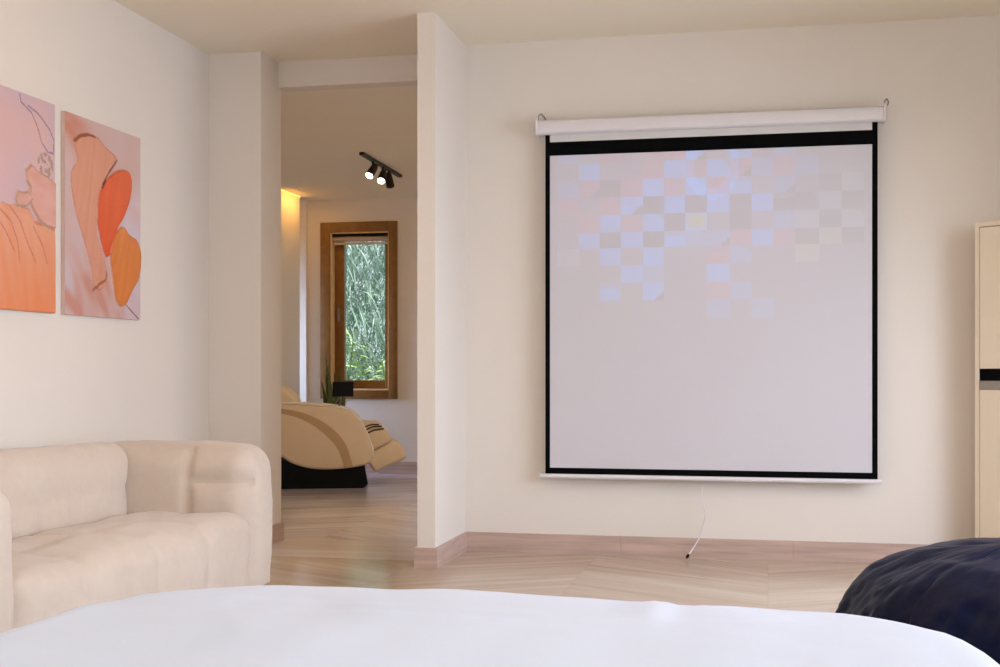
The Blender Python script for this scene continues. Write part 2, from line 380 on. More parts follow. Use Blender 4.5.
# ============================================================ PROJECTOR SCREEN
YS = 6.65
def SZ(px, py): p = atY(px, py, YS); return p.x, p.z
scr = thing('projector_screen', 'pull-down projector screen with black borders showing a faint pastel checkerboard', 'projector screen', (-0.315, YB, 2.36))
def sl(bm, name, m, **k):
    bmesh.ops.translate(bm, verts=bm.verts, vec=-Vector(scr.location)); return obj(name, bm, m, scr, **k)
cx0, cx1 = -1.222, 0.585
X0, X1 = -1.175, 0.548; ix0_, ix1_ = -1.150, 0.521
zt, zi, zb, zbb = 2.228, 2.155, 0.474, 0.441
# round-cornered slim case
prof = [(-.045, .0), (-.045, .045), (-.036, .062), (-.015, .07), (.04, .07), (.04, .0), (.03, -.008), (-.035, -.008)]
bm = bmesh.new()
L0 = [bm.verts.new((cx0 + .012, YS + p[0], 2.275 + p[1])) for p in prof]; L1 = [bm.verts.new((cx1 - .012, YS + p[0], 2.275 + p[1])) for p in prof]
bm.faces.new(L0); bm.faces.new(L1[::-1])
for i in range(len(prof)): bm.faces.new((L0[i], L0[(i + 1) % 8], L1[(i + 1) % 8], L1[i]))
case = sl(bm, 'case', M_white, smooth=True)
for x in (cx0, cx1 - .012):
    b_ = bmesh.new(); box(b_, (x, YS - .05, 2.262), (x + .012, YS + .045, 2.35)); sl(b_, 'end_cap', M_white, bevel=0.004)
for x in (cx0 + .008, cx1 - .008):
    b_ = bmesh.new(); tube(b_, [(x, YS - .01, 2.345), (x + .004, YS - .01, 2.372), (x + .016, YS + .0, 2.384), (x + .026, YS + .02, 2.372), (x + .026, YS + .075, 2.368)], .004, 8); sl(b_, 'mounting_hook', M_metal, smooth=True)
sl(bx((ix0_, YS - .001, zt), (ix1_, YS + .002, 2.275)), 'top_leader', mat('leader_vinyl', (214, 210, 206), 0.7))
bm = bmesh.new(); yb = YS - .0012
box(bm, (X0, yb, zbb), (ix0_, yb + .003, 2.275)); box(bm, (ix1_, yb, zbb), (X1, yb + .003, 2.275)); box(bm, (ix0_, yb, zi), (ix1_, yb + .003, zt)); box(bm, (ix0_, yb, zbb), (ix1_, yb + .003, zb))
sl(bm, 'border', M_black)
bm = bmesh.new(); tube(bm, [(X0 - .03, YS, zbb - .012), (X1 + .02, YS, zbb - .012)], .0125, 12); sl(bm, 'weight_bar', M_white, smooth=True)
# picture surface: the projected checkerboard is part of the face colours (light thrown by a projector)
rows = {-3: 'b.P.PPB.B.b...', -2: '.B..PBPBPbPb..', -1: 'bPTPBPBPB.b.tL', 0: 'P.PBTBTBTBTtLT', 1: '.PBPBTY.T.bLTL',
        2: '.BTBTBbbPBPTyT', 3: 'L.B.B..Pb..y..', 4: '...Bb..B......', 5: '..B.B..Pb.....', 6: '.......b.b....'}
colr = {'.': (.0, .0, .0), 'B': (-.03, .045, .21), 'b': (-.012, .025, .10), 'P': (.05, -.012, -.01), 'T': (-.045, -.04, -.06), 't': (-.03, -.03, -.04), 'Y': (.06, .07, -.03), 'L': (.03, .045, .055), 'y': (.05, .05, .0)}
cw, ch = .1135, .0925
gx, gztop = SZ(599.8, 214.6)
def cell(x, z):
    c = math.floor((x - gx) / cw) + 2; r = math.floor((gztop - z) / ch) + 1
    base = np.array((.07, .06, .068))
    inx = min(max((x - (ix0_ + .03)) / .06, 0), 1) * min(max((ix1_ - .03 - x) / .06, 0), 1)
    halo = np.exp(-((x - (-.45)) / .75) ** 2 - ((z - 1.9) / .33) ** 2)
    col = base + np.array((.02, .022, .055)) * halo
    if r in rows and 0 <= c < 14:
        fx = (x - gx) / cw - math.floor((x - gx) / cw); fz = (gztop - z) / ch - math.floor((gztop - z) / ch)
        k = np.array(colr[rows[r][c]])
        # leftover shapes cut into the cells
        h = (c * 7 + r * 13) % 9
        if h == 3 and fx + fz > 1.5 and rows[r][c] in 'BbP': k = np.array(colr['T'])
        if h == 5 and fx - fz > .6: k = k * .3
        if h == 7 and fz < .3: k = k * .4
        if rows[r][c] == 'Y' and (min(fx, 1 - fx) < .12 or min(fz, 1 - fz) < .14): k = np.array(colr['B']) * .9 + .03
        n1 = noise.noise(Vector((x * 9, z * 9, 3))) * .3 + 1
        col = col + .75 * k * n1 * (0.55 + 0.45 * math.exp(-((x + .5) / .8) ** 2))
    # broad soft swirl right of centre
    d = math.hypot((x - SZ(712, 0)[0]) / .13, (z - SZ(0, 190)[1]) / .16)
    if .72 < d < 1.1 and r < 2 and z < SZ(0, 168)[1]: col = col + np.array((-.01, .025, .09))
    return np.clip(col, 0, 1)
nx, nz = 210, 180
V = []; Fc = []
for j in range(nz + 1):
    for i in range(nx + 1): V.append((ix0_ + (ix1_ - ix0_) * i / nx - scr.location.x, YS + .0002 - scr.location.y, zb + (zi - zb) * j / nz - scr.location.z))
for j in range(nz):
    for i in range(nx): a = j * (nx + 1) + i; Fc.append((a, a + 1, a + nx + 2, a + nx + 1))
me = bpy.data.meshes.new('picture_surface'); me.from_pydata(V, [], Fc)
ca = me.color_attributes.new('paint', 'FLOAT_COLOR', 'CORNER'); buf = np.ones((len(Fc) * 4, 4), np.float32); k = 0
for j in range(nz):
    for i in range(nx):
        c = cell(ix0_ + (ix1_ - ix0_) * (i + .5) / nx, zb + (zi - zb) * (j + .5) / nz); buf[k:k + 4, :3] = c; k += 4
ca.data.foreach_set('color', buf.ravel())
link('picture_surface', me, attr_mat('projected_picture', 0.8, 1.0, (196, 192, 195)), scr)
# pull cord
cd = thing('pull_cord', 'thin white pull cord hanging under the screen to the floor', 'cord', atY(702, 487, YS))
pts = smooth_open([atY(702, 487, YS), atY(702, 500, YS), atY(705.5, 514, YS), atY(702, 527, YS + .02), atY(699, 538, YS + .03), atY(694, 547, YS + .02), atY(688.5, 555, YS + .0)], 6)
pts = [p - Vector(cd.location) for p in pts]
bm = bmesh.new(); tube(bm, pts, .0035, 8); obj('string', bm, M_white, cd, smooth=True)
e = pts[-1]; dv = (pts[-1] - pts[-3]).normalized()
bm = bmesh.new(); tube(bm, [e - dv * .004, e + dv * .008, e + dv * .02], [.006, .009, .006], 10); obj('tip', bm, M_dark, cd, smooth=True)

# ============================================================ PAINTINGS
def inside(poly, x, y):
    c = False; n = len(poly)
    for i in range(n):
        x1, y1_ = poly[i]; x2, y2_ = poly[i - 1]
        if (y1_ > y) != (y2_ > y) and x < (x2 - x1) * (y - y1_) / (y2_ - y1_) + x1: c = not c
    return c
def pdist(poly, x, y):
    best = 9
    n = len(poly)
    for i in range(n):
        ax, ay = poly[i - 1]; bx_, by = poly[i]; dx, dy = bx_ - ax, by - ay
        t = max(0, min(1, ((x - ax) * dx + (y - ay) * dy) / (dx * dx + dy * dy + 1e-12)))
        best = min(best, math.hypot(x - ax - t * dx, y - ay - t * dy))
    return best
def ldist(line, x, y):
    best = 9
    for i in range(1, len(line)):
        ax, ay = line[i - 1]; bx_, by = line[i]; dx, dy = bx_ - ax, by - ay
        t = max(0, min(1, ((x - ax) * dx + (y - ay) * dy) / (dx * dx + dy * dy + 1e-12)))
        best = min(best, math.hypot(x - ax - t * dx, y - ay - t * dy))
    return best
def n2(x, y, s=1.0, k=0.0): return noise.noise(Vector((x * s, y * s, k)))
def mixc(a, b, t): t = max(0, min(1, t)); return tuple(a[i] * (1 - t) + b[i] * t for i in range(3))
def UV2(X_, Y_): u = (X_ - 152) / 181; return (u, (Y_ - (118 + 65 * u)) / (485 - 53 * u))
def UVp(lst): return [tuple(p) for p in smooth_closed([(*UV2(*q), 0) for q in lst], 4)]
sc = lambda L: [(p[0], p[1]) for p in L]
peach = sc(UVp([(168, 190), (190, 172), (222, 178), (245, 205), (272, 232), (252, 262), (238, 290), (226, 340), (222, 400), (234, 450), (245, 490), (248, 520), (232, 545), (216, 530), (206, 480), (190, 420), (172, 350), (163, 270), (178, 235), (172, 205)]))
red = sc(UVp([(276, 258), (300, 262), (308, 285), (304, 325), (290, 365), (270, 400), (256, 450), (243, 465), (230, 425), (221, 370), (224, 315), (243, 282)]))
orange = sc(UVp([(284, 392), (300, 412), (322, 428), (331, 465), (326, 515), (306, 548), (292, 578), (276, 580), (264, 555), (257, 505), (251, 455), (262, 412)]))
hook = [UV2(*q) for q in ((172, 188), (186, 176), (204, 173), (217, 178))]
edge2 = [UV2(*q) for q in ((272, 234), (252, 262), (232, 300))]
stem = [UV2(*q) for q in ((292, 575), (306, 590), (328, 612))]
foot = [UV2(*q) for q in ((214, 545), (228, 530), (243, 520), (246, 500))]
def paint2(u, v):
    g = n2(u, v, 3, 1); bgc = mixc((206, 168, 158), (206, 184, 190), .5 + g)
    s = (v - .02) - (u * .42)                      # salmon sweep from top left to right edge
    k = math.exp(-((s - .0 + .05 * g) / .09) ** 2)
    bgc = mixc(bgc, (196, 110, 84), k * (.75 + .5 * n2(u, v * 3, 6, 2)))
    bgc = mixc(bgc, (200, 140, 126), max(0, min(1, (v - .62) * 5)) * max(0, .45 + 2.2 * n2(u + v, (v - u) * 2.5, 3, 3)))
    bgc = mixc(bgc, (212, 196, 206), .8 * max(0, min(1, (u - .68) * 8)) * max(0, min(1, (v - .2) * 6)))
    c, h = bgc, 0.001 * g
    def stroke(poly, col, col2, hh, ang, c, h):
        if inside(poly, u, v):
            d = pdist(poly, u, v); st = n2((u * math.cos(ang) + v * math.sin(ang)) * 26, (-u * math.sin(ang) + v * math.cos(ang)) * 3, 1, 7)
            cc = mixc(col, col2, .5 + st * .28); hh_ = hh * (min(d / .03, 1) ** .6) + .0015 * st + hh * .6 * math.exp(-(d / .015) ** 2)
            if d < .006: cc = mixc(cc, (170, 100, 76), .35)
            return cc, h + hh_
        return c, h
    c, h = stroke(peach, (222, 158, 132), (206, 136, 110), .006, .25, c, h)
    c, h = stroke(red, (232, 98, 48), (214, 74, 34), .009, .35, c, h)
    c, h = stroke(orange, (226, 136, 66), (210, 112, 48), .012, .4, c, h)
    for ln, w, cl in ((hook, .009, (150, 84, 58)), (edge2, .008, (112, 58, 40)), (stem, .004, (116, 66, 48)), (foot, .008, (160, 94, 70))):
        if ldist(ln, u, v) < w: c = cl; h -= .002
    return c, h
def UV1(X_, Y_): t = X_ / 130; top = 55 + 42 * t; return (.26 + .74 * t, (Y_ - top) / (537 - 32 * t))
P1 = lambda L: [UV1(*q) for q in L]
S1 = lambda L: sc([tuple(p) for p in smooth_closed([(*UV1(*q), 0) for q in L], 4)])
low1 = P1([(-50, 335), (-20, 350), (0, 345), (10, 352), (22, 348), (30, 340), (44, 346), (58, 343), (66, 350), (80, 352), (90, 378), (104, 386), (118, 398), (134, 400), (134, 620), (-50, 620)])
fold = P1([(72, 262), (82, 248), (94, 262), (112, 274), (134, 294), (134, 398), (112, 392), (98, 380), (84, 350), (78, 330), (80, 300), (73, 285)])
fold2 = P1([(57, 313), (68, 316), (77, 312), (79, 335), (72, 347), (54, 346), (53, 330)])
hook1 = [UV1(*q) for q in ((62, 80), (64, 98), (84, 122), (92, 145), (98, 165), (103, 190), (116, 214), (127, 216))]
hook2 = [UV1(*q) for q in ((78, 106), (96, 122), (108, 140), (120, 160), (128, 185), (127, 216))]
streaks = [[UV1(*q) for q in L] for L in (((0, 372), (20, 380), (34, 405), (50, 455)), ((22, 352), (44, 385), (56, 430), (60, 480)), ((44, 350), (62, 385), (74, 430), (90, 480)), ((90, 385), (112, 392), (130, 402)), ((86, 395), (104, 440), (112, 480)))]
def paint1(u, v):
    g = n2(u, v, 3, 11); c = mixc((200, 176, 190), (220, 176, 170), .35 + g + .9 * (v - .25)); h = .001 * g
    if inside(low1, u, v):
        st = n2((u - .35 * v) * 16, (v + .5 * u) * 2.5, 1, 5); d = pdist(low1, u, v)
        c = mixc((226, 158, 128), (230, 136, 88), (v - .55) * 2.0 + st * .35); h += .006 * min(d / .03, 1) + .0018 * st
        if d < .004: c = (206, 134, 108)
        for q in streaks:
            if ldist(q, u, v) < .005: c = (204, 120, 92); h -= .002
    for poly in (fold, fold2):
        if inside(poly, u, v): c = mixc((222, 170, 160), (216, 156, 142), .5 + n2(u * 3, v * 12, 2, 9)); h += .008
        dd = pdist(poly, u, v)
        if dd < .007 and u < .99: c = mixc((188, 142, 114), (214, 168, 146), dd / .007); h += .003
    if math.hypot(u - UV1(110, 245)[0], (v - UV1(110, 245)[1]) * 1.6) < .09 and n2(u, v, 34, 2) > .0: c = (176, 146, 128); h += .004
    if ldist(hook1, u, v) < .0045 or ldist(hook2, u, v) < .0045: c = (142, 122, 136); h -= .001
    return c, h
M_side = mat('canvas_edge', (214, 184, 172), 0.8, 0.03); M_paint = attr_mat('thick_oil_paint', 0.45, bump=0.25)
def painting(name, label, y0, y1, z0, z1, fn, nu=170, nv=205):
    T = .018
    t = thing(name, label, 'painting', (-3.113, (y0 + y1) / 2, z0), 0)
    w = y1 - y0; hgt = z1 - z0
    bm = bx((.0, -w / 2, 0), (T, w / 2, hgt)); obj('stretched_canvas', bm, M_side, t, bevel=0.002)
    V, Fc, cols = [], [], []
    for j in range(nv + 1):
        for i in range(nu + 1):
            u = i / nu; v = j / nv; c, h = fn(u, v)
            V.append((T + .001 + max(0, h) * 1.0 * (0 if i in (0, nu) or j in (0, nv) else 1), -w / 2 + u * w, hgt * (1 - v))); cols.append(lin(c))
    for j in range(nv):
        for i in range(nu): a = j * (nu + 1) + i; Fc.append((a, a + nu + 1, a + nu + 2, a + 1))
    me = bpy.data.meshes.new('painted_face'); me.from_pydata(V, [], Fc)
    at = me.color_attributes.new('paint', 'FLOAT_COLOR', 'POINT'); at.data.foreach_set('color', np.array([(*c, 1) for c in cols], np.float32).ravel())
    for p in me.polygons: p.use_smooth = True
    link('painted_face', me, M_paint, t)
painting('painting', 'tall abstract painting with red and orange palette strokes, right of the pair', 5.09, 5.782, 1.251, 2.167, paint2)
painting('painting', 'abstract painting fading from lilac to peach, cut by the left picture edge', 4.320, 5.01, 1.251, 2.177, paint1)

# ============================================================ SOFA
sf = thing('sofa', 'cream boucle tufted sofa with low rounded arms against the left wall', 'sofa', (-2.68, 4.3, 0))
def so(bm, name, m=M_sofa, **k):
    bmesh.ops.translate(bm, verts=bm.verts, vec=-Vector(sf.location)); return obj(name, bm, m, sf, smooth=True, **k)
XW, XF = -3.075, -2.25; YA, YZ = 3.17, 5.50; AW = .30
so(puffy((XW + .24, YA + AW - .04, .004), (XF + .01, YZ - AW + .04, .365), .085, .018, seams=[(1, y, None) for y in (3.86, 4.32, 4.76)] + [(0, -2.56, 2)], depth=.014, width=.045, puff=.018, wob=.006, seed=3, rl=.008), 'seat_cushion')
so(puffy((XW, YA + AW - .06, .22), (XW + .25, YZ - AW + .015, .665), .09, .018, seams=[(1, 3.5 + .235 * q_, 0, (0, .47, 2)) for q_ in range(8)] + [(2, .475, 0)], depth=.010, width=.03, puff=.02, wob=.005, seed=5), 'backrest')
for (ya, yb_, sd) in ((YZ - AW, YZ, 1), (YA, YA + AW, 2)):
    so(puffy((XW, ya, .004), (XF, yb_, .655), .10, .018, seams=[(0, -2.55, 1), (2, .50, 1, (-2.54, -2.0, 0))], depth=.026, width=.02, puff=.018, seed=sd, rl=.008), 'armrest')
# ============================================================ BED
bd = thing('bed', 'low bed with white mattress, its foot end nearest the screen', 'bed', (-.5, 1.62, 0))
def bo(bm, name, m, **k):
    bmesh.ops.translate(bm, verts=bm.verts, vec=-Vector(bd.location)); return obj(name, bm, m, bd, **k)
BX0, BX1, BY0, BY1 = -1.40, .42, .55, 2.66
bo(bx((BX0 + .04, BY0, .12), (BX1 - .04, BY1 - .04, .22)), 'bed_frame', mat('pale_bed_timber', (190, 160, 130), .5, .08), bevel=.01)
bo(puffy((BX0 + .03, BY0, .222), (BX1 - .03, BY1 - .03, .44), .06, .05), 'mattress', M_duvet, smooth=True)
for x in (BX0 + .12, BX1 - .12):
    for y in (BY0 + .12, BY1 - .14): bo(bx((x - .03, y - .03, 0), (x + .03, y + .03, .12)), 'leg', M_dark, bevel=.004)
# duvet: rings from the hem up over the rounded edge to the middle
def outline(x0, x1, y0, y1, r, n=80):
    pts = []
    for cx, cy, a0 in ((x1 - r[0], y1 - r[0], 0), (x0 + r[1], y1 - r[1], 90), (x0 + .1, y0 + .1, 180), (x1 - .1, y0 + .1, 270)):
        rr = r[0] if a0 == 0 else (r[1] if a0 == 90 else .1)
        for k in range(n // 4 + 1):
            a = math.radians(a0 + 90 * k / (n // 4)); pts.append(Vector((cx + rr * math.cos(a), cy + rr * math.sin(a), 0)))
    # resample evenly
    L = [0]
    for i in range(1, len(pts) + 1): L.append(L[-1] + (pts[i % len(pts)] - pts[i - 1]).length)
    out = []; N = 260
    for q in range(N):
        s = L[-1] * q / N; i = max(j for j in range(len(pts)) if L[j] <= s); t = (s - L[i]) / max(1e-9, L[i + 1] - L[i])
        out.append(pts[i].lerp(pts[(i + 1) % len(pts)], t))
    return out
OUT = outline(BX0, BX1, BY0, BY1, (.40, .46))
ctr = Vector((-.5, 1.62, 0)); TOP = .535; ER = .10
prof = [(0.02, .14), (.015, .2), (.01, .26), (.0, .32), (.0, TOP - ER)] + [(ER * (1 - math.cos(a)), TOP - ER + ER * math.sin(a)) for a in [math.radians(15 * k) for k in range(1, 7)]]
bm = bmesh.new(); rings = []
def duvz(x, y, z):
    if z < .3: return z
    k_ = min(1, max(0, (x + .75) / .55)); z -= .014 * k_ * k_ * (3 - 2 * k_)
    z += .006 * math.exp(-((x + .22) / .03) ** 2) * math.exp(-((y - 2.5) / .2) ** 2) - .004 * math.exp(-((x + .17) / .025) ** 2) * math.exp(-((y - 2.5) / .2) ** 2)
    z += .0035 * math.exp(-((y - 2.36 - .04 * math.sin(x * 3)) / .03) ** 2) + .003 * math.exp(-((y - 2.2 + .06 * math.sin(x * 2.2 + 1)) / .035) ** 2)
    return z + .010 * noise.noise(Vector((x * 1.6, y * 1.6, 2))) + .004 * noise.noise(Vector((x * 7, y * 5, 5))) + .0025 * max(0, 1 - abs(noise.noise(Vector((x * 3.1 + y, y * 2.2, 9)))) * 5)
for ins, z in prof:
    ring = []
    for p in OUT:
        d = (ctr - p).normalized(); q = p + d * ins * 1.05
        wav = .012 * math.sin(p.x * 17 + p.y * 13) * max(0, (.4 - z)) / .3
        q = q - d * wav; ring.append(bm.verts.new((q.x, q.y, duvz(q.x, q.y, z))))
    rings.append(ring)
last = [p + (ctr - p).normalized() * ER * 1.05 for p in OUT]
for k in range(1, 46):
    t = k / 46; ring = []
    for p in last:
        q = p.lerp(ctr, t); rise = .012 * (1 - (1 - t) ** 2)
        ring.append(bm.verts.new((q.x, q.y, duvz(q.x, q.y, TOP + rise))))
    rings.append(ring)
cv = bm.verts.new((ctr.x, ctr.y, duvz(ctr.x, ctr.y, TOP + .012)))
for i in range(len(rings) - 1):
    for k in range(len(OUT)): bm.faces.new((rings[i][k], rings[i][(k + 1) % len(OUT)], rings[i + 1][(k + 1) % len(OUT)], rings[i + 1][k]))
for k in range(len(OUT)): bm.faces.new((rings[-1][k], rings[-1][(k + 1) % len(OUT)], cv))
dv_ = obj('duvet', bm, M_duvet, smooth=True)
md = dv_.modifiers.new('thick', 'SOLIDIFY'); md.thickness = .012; md.offset = -1
tag(dv_, 'white cotton duvet spread over the bed in the foreground', 'duvet')

# ============================================================ BEAN BAG
bc = Vector((.80, 3.98, 0))
bb_ = thing('bean_bag', 'navy blue bean bag on the floor right of the bed', 'bean bag', bc)
prof = smooth_open([(.02, .0, 0), (.40, .005, 0), (.55, .06, 0), (.61, .16, 0), (.595, .26, 0), (.52, .36, 0), (.40, .43, 0), (.24, .462, 0), (.10, .475, 0), (.02, .475, 0)], 8)
bm = bmesh.new(); seg = 220; rings = []
for p in prof:
    ring = []
    for k in range(seg):
        a = 2 * math.pi * k / seg; r, z = p.x, p.y
        up = min(1, max(0, (z - .02) / .1))
        fold = abs(noise.noise(Vector((math.cos(a) * 2.2 * (r + .3), math.sin(a) * 2.2 * (r + .3), z * 4)))) * .035 + abs(noise.noise(Vector((math.cos(a) * 14, math.sin(a) * 14, z * 16 + 4)))) * .024
        seamd = abs(((a / (2 * math.pi) * 6 + .35) % 1) - .5) * 2
        sm = .016 * math.exp(-((1 - seamd) / .05) ** 2)
        rr = r - (fold + sm) * up * min(1, r / .2)
        zz = z + up * (.02 * noise.noise(Vector((r * math.cos(a) * 5, r * math.sin(a) * 5, 1))) + .006 * (1 - min(1, abs(noise.noise(Vector((r * math.cos(a) * 6, r * math.sin(a) * 6, 6))) * 3))))
        ring.append(bm.verts.new((rr * math.cos(a), rr * math.sin(a), zz)))
    rings.append(ring)
for i in range(len(rings) - 1):
    for k in range(seg): bm.faces.new((rings[i][k], rings[i][(k + 1) % seg], rings[i + 1][(k + 1) % seg], rings[i + 1][k]))
bm.faces.new(rings[0][::-1]); bm.faces.new(rings[-1])
obj('cover', bm, M_navy, bb_, smooth=True)
bm = bmesh.new(); tube(bm, smooth_open([(.12, -.02, .455), (.15, -.04, .505), (.21, -.05, .505), (.27, -.04, .49), (.30, -.02, .44)], 5), .012, 10); obj('carry_handle', bm, M_navy, bb_, smooth=True)

# ============================================================ CABINET
cxy = Vector((atY(975, 0, 6.56).x, 6.56, 0))
cb = thing('tall_cabinet', 'tall ivory cabinet with a dark recessed handle standing in the right corner', 'cabinet', cxy, math.radians(-38))
CW, CD, CH = .80, .30, 1.73
bm = bmesh.new()
box(bm, (0, 0, .06), (.02, CD, CH)); box(bm, (CW - .02, 0, .06), (CW, CD, CH)); box(bm, (.02, 0, CH - .022), (CW - .02, CD, CH)); box(bm, (.02, 0, .06), (CW - .02, CD, .08)); box(bm, (.02, CD - .01, .08), (CW - .02, CD, CH - .022))
obj('body', bm, M_cab, cb, bevel=.002)
obj('plinth', bx((.01, .03, 0), (CW - .01, CD - .01, .06)), M_dark, cb)
z1 = 1.0 - (369 - 370) * 6.5 / F; z0 = 1.0 - (380 - 370) * 6.5 / F
for (a, b_, lab) in ((z1 + .002, CH - .026, 'upper'), (.084, z0 - .045, 'lower')):
    d1 = obj('door', bx((.024, .002, a), (CW / 2 - .002, .02, b_)), M_cab, cb, bevel=.002)
    d2 = obj('door', bx((CW / 2 + .002, .002, a), (CW - .024, .02, b_)), M_cab, cb, bevel=.002)
rl = obj('handle_recess', bx((.022, .006, z0), (CW - .022, .03, z1)), M_black, cb); tag(rl, 'dark recessed handle band')
rl2 = obj('handle_rail', bx((.022, .0, z0 - .043), (CW - .022, .02, z0 - .002)), mat('grey_rail', (150, 140, 130), .5), cb, bevel=.002); tag(rl2, 'grey rail under the handle band')

# ============================================================ TRACK LIGHT
tl = thing('track_light', 'dark ceiling track with three spotlights, two of them lit', 'track light', (-3.03, 9.78, C2), .03)
ya, yb2 = -.75, .38
bm = bmesh.new(); box(bm, (-.018, ya, -.022), (.018, yb2, 0)); obj('track', bm, M_bronze, tl, bevel=.003)
for (yy, dirv, lit) in ((-.44, (-.25, -.6, -.75), True), (-.16, (-.02, -.65, -.75), True), (.03, (.18, -.1, -.97), False)):
    sp = obj('spotlight', tube(bmesh.new(), [(0, yy, -.02), (0, yy, -.07)], [.012, .009], 12), M_bronze, tl, smooth=True)
    d = Vector(dirv).normalized(); c0 = Vector((0, yy, -.085)) - d * .05
    b_ = bmesh.new(); tube(b_, [c0, c0 + d * .02, c0 + d * .08, c0 + d * .12], [.020, .027, .032, .034], 20); h_ = obj('lamp_head', b_, M_bronze, sp, smooth=True)
    b_ = bmesh.new(); tube(b_, [c0 + d * .119, c0 + d * .124], [.030, .028], 20); l_ = obj('lens', b_, M_bulb if lit else M_dark, sp, smooth=True)
    if lit:
        q = Vector(tl.location) + c0 + d * .14
        lo = lamp('spot_beam', 'SPOT', q, (0, 0, 0), 45, (1.0, .66, .34), spot_size=math.radians(95), spot_blend=.8, shadow_soft_size=.04)
        lo.rotation_euler = d.to_track_quat('-Z', 'Y').to_euler()

# ============================================================ MASSAGE CHAIR
YC = 0.0; CA = math.radians(19); CO = Vector((-3.62, 9.98)); CE_ = Vector((math.cos(CA), math.sin(CA))); CN = Vector((-math.sin(CA), math.cos(CA)))
mc = thing('massage_chair', 'beige massage recliner with a dark base and raised footrest in the lounge', 'massage chair', (CO.x, CO.y, 0), CA)
def P3(px, py, y=0.0):
    a = _d(px, py); d2 = Vector((a[0], a[1])); s = (CO.dot(CN) + y) / d2.dot(CN); q = d2 * s - CO
    return Vector((q.dot(CE_), y, 1 + a[2] * s))
def P2(px, py, y=0.0): p = P3(px, py, y); return (p.x, p.z)
def mo(bm, name, m, **k):
    return obj(name, bm, m, mc, **k)
def rounded_plate(outline, y0, y1, r=.03, levels=4):
    """outline in x,z; both faces are domed at the rim by r"""
    c = sum((Vector((p[0], p[1], 0)) for p in outline), Vector()) / len(outline)
    bm = bmesh.new(); rings = []
    P = [Vector((p[0], p[1], 0)) for p in outline]; n = len(P)
    nor = []
    area = sum(P[i].x * P[(i + 1) % n].y - P[(i + 1) % n].x * P[i].y for i in range(n)); sg = 1 if area > 0 else -1
    for i in range(n):
        t = (P[(i + 1) % n] - P[i - 1]).normalized(); nor.append(Vector((t.y, -t.x, 0)) * sg)
    def ring(ins, y): return [bm.verts.new((P[i].x - nor[i].x * ins, y, P[i].y - nor[i].y * ins)) for i in range(n)]
    for k in range(levels + 1):
        a = math.pi / 2 * k / levels; rings.append(ring(r * (1 - math.sin(a)), y0 + r * (1 - math.cos(a))))
    for k in range(levels + 1):
        a = math.pi / 2 * k / levels; rings.append(ring(r * (1 - math.cos(a)), y1 - r * (1 - math.sin(a))))
    for i in range(len(rings) - 1):
        for k in range(n): bm.faces.new((rings[i][k], rings[i][(k + 1) % n], rings[i + 1][(k + 1) % n], rings[i + 1][k]))
    bm.faces.new(rings[0][::-1]); bm.faces.new(rings[-1])
    return bm
def chain(px): return [tuple(v)[:2] for v in smooth_closed([(*P2(*q), 0) for q in px], 5)]
shell = chain([(262, 401.6), (281, 403.6), (300, 404.1), (320, 405.1), (338, 407.1), (350, 411.1), (359, 418.0), (366, 431.0), (372.5, 449.0), (373, 457.0), (370, 463.0), (357, 467.0), (334, 469.5), (312, 469.0), (294, 464.5), (281, 457.0), (262, 444.0), (248, 425.0), (250, 409.6)])
W_ = .78
for k, (ya, yb3) in enumerate(((YC, YC + .17), (YC + W_ - .17, YC + W_))):
    mo(rounded_plate(shell, ya, yb3, .03), 'side_shell', M_beige, smooth=True)
    # curved tan inlay, raised a little from the shell's outer face
    A = smooth_open([(*P2(q_[0], q_[1]), 0) for q_ in ((262, 405), (281, 408.5), (300, 412), (318, 419), (334, 430), (346, 445), (353, 466.5))], 6)
    B = smooth_open([(*P2(q_[0], q_[1]), 0) for q_ in ((262, 410), (281, 413.5), (298, 418), (314, 426), (328, 437.5), (338, 450), (344.5, 467.8))], 6)
    yy = (YC - .002) if k == 0 else YC + W_ + .002
    b_ = bmesh.new(); a1 = [b_.verts.new((p.x, yy, p.y)) for p in A]; b1 = [b_.verts.new((p.x, yy, p.y)) for p in B]; a2 = [b_.verts.new((p.x, yy + (.006 if k == 0 else -.006), p.y)) for p in A]; b2 = [b_.verts.new((p.x, yy + (.006 if k == 0 else -.006), p.y)) for p in B]
    for i in range(len(A) - 1):
        for q in ((a1, b1), (b1, b2), (b2, a2), (a2, a1)): b_.faces.new((q[0][i], q[0][i + 1], q[1][i + 1], q[1][i]))
    b_.faces.new((a1[0], b1[0], b2[0], a2[0])); b_.faces.new((a1[-1], a2[-1], b2[-1], b1[-1]))
    mo(b_, 'trim_band', M_stripe)
base = [P2(*q) for q in ((236, 452), (270, 455), (292, 466), (365, 468), (368, 484), (362, 489.5), (236, 493))]
mo(extrude_xz(base, YC + .03, YC + W_ - .03), 'base', M_dark, bevel=.01)
# seat and reclined backrest between the shells
seat = chain([(262, 412), (300, 414), (340, 416), (352, 424), (358, 440), (350, 460), (300, 462), (262, 440)])
mo(rounded_plate(seat, YC + .175, YC + W_ - .175, .04), 'seat', M_beige, smooth=True)
back = chain([(297.5, 403.5), (290, 392), (281, 386), (268, 380), (250, 368), (236, 352), (222, 350), (218, 364), (226, 386), (240, 412), (262, 430), (285, 425)])
mo(rounded_plate(back, YC + .06, YC + W_ - .06, .06), 'backrest', M_beige, smooth=True)
pip = smooth_open([(*P2(*q), 0) for q in ((281, 403), (300, 403.6), (320, 405), (338, 407), (350, 411), (359, 419), (366, 431.5), (372.5, 449), (373, 457))], 6)
pm = mat('pale_piping', (250, 244, 236), .4)
for yv in (.012,): mo(tube(bmesh.new(), [(p.x, yv, p.y) for p in pip], .010, 8), 'shell_piping', pm, smooth=True)
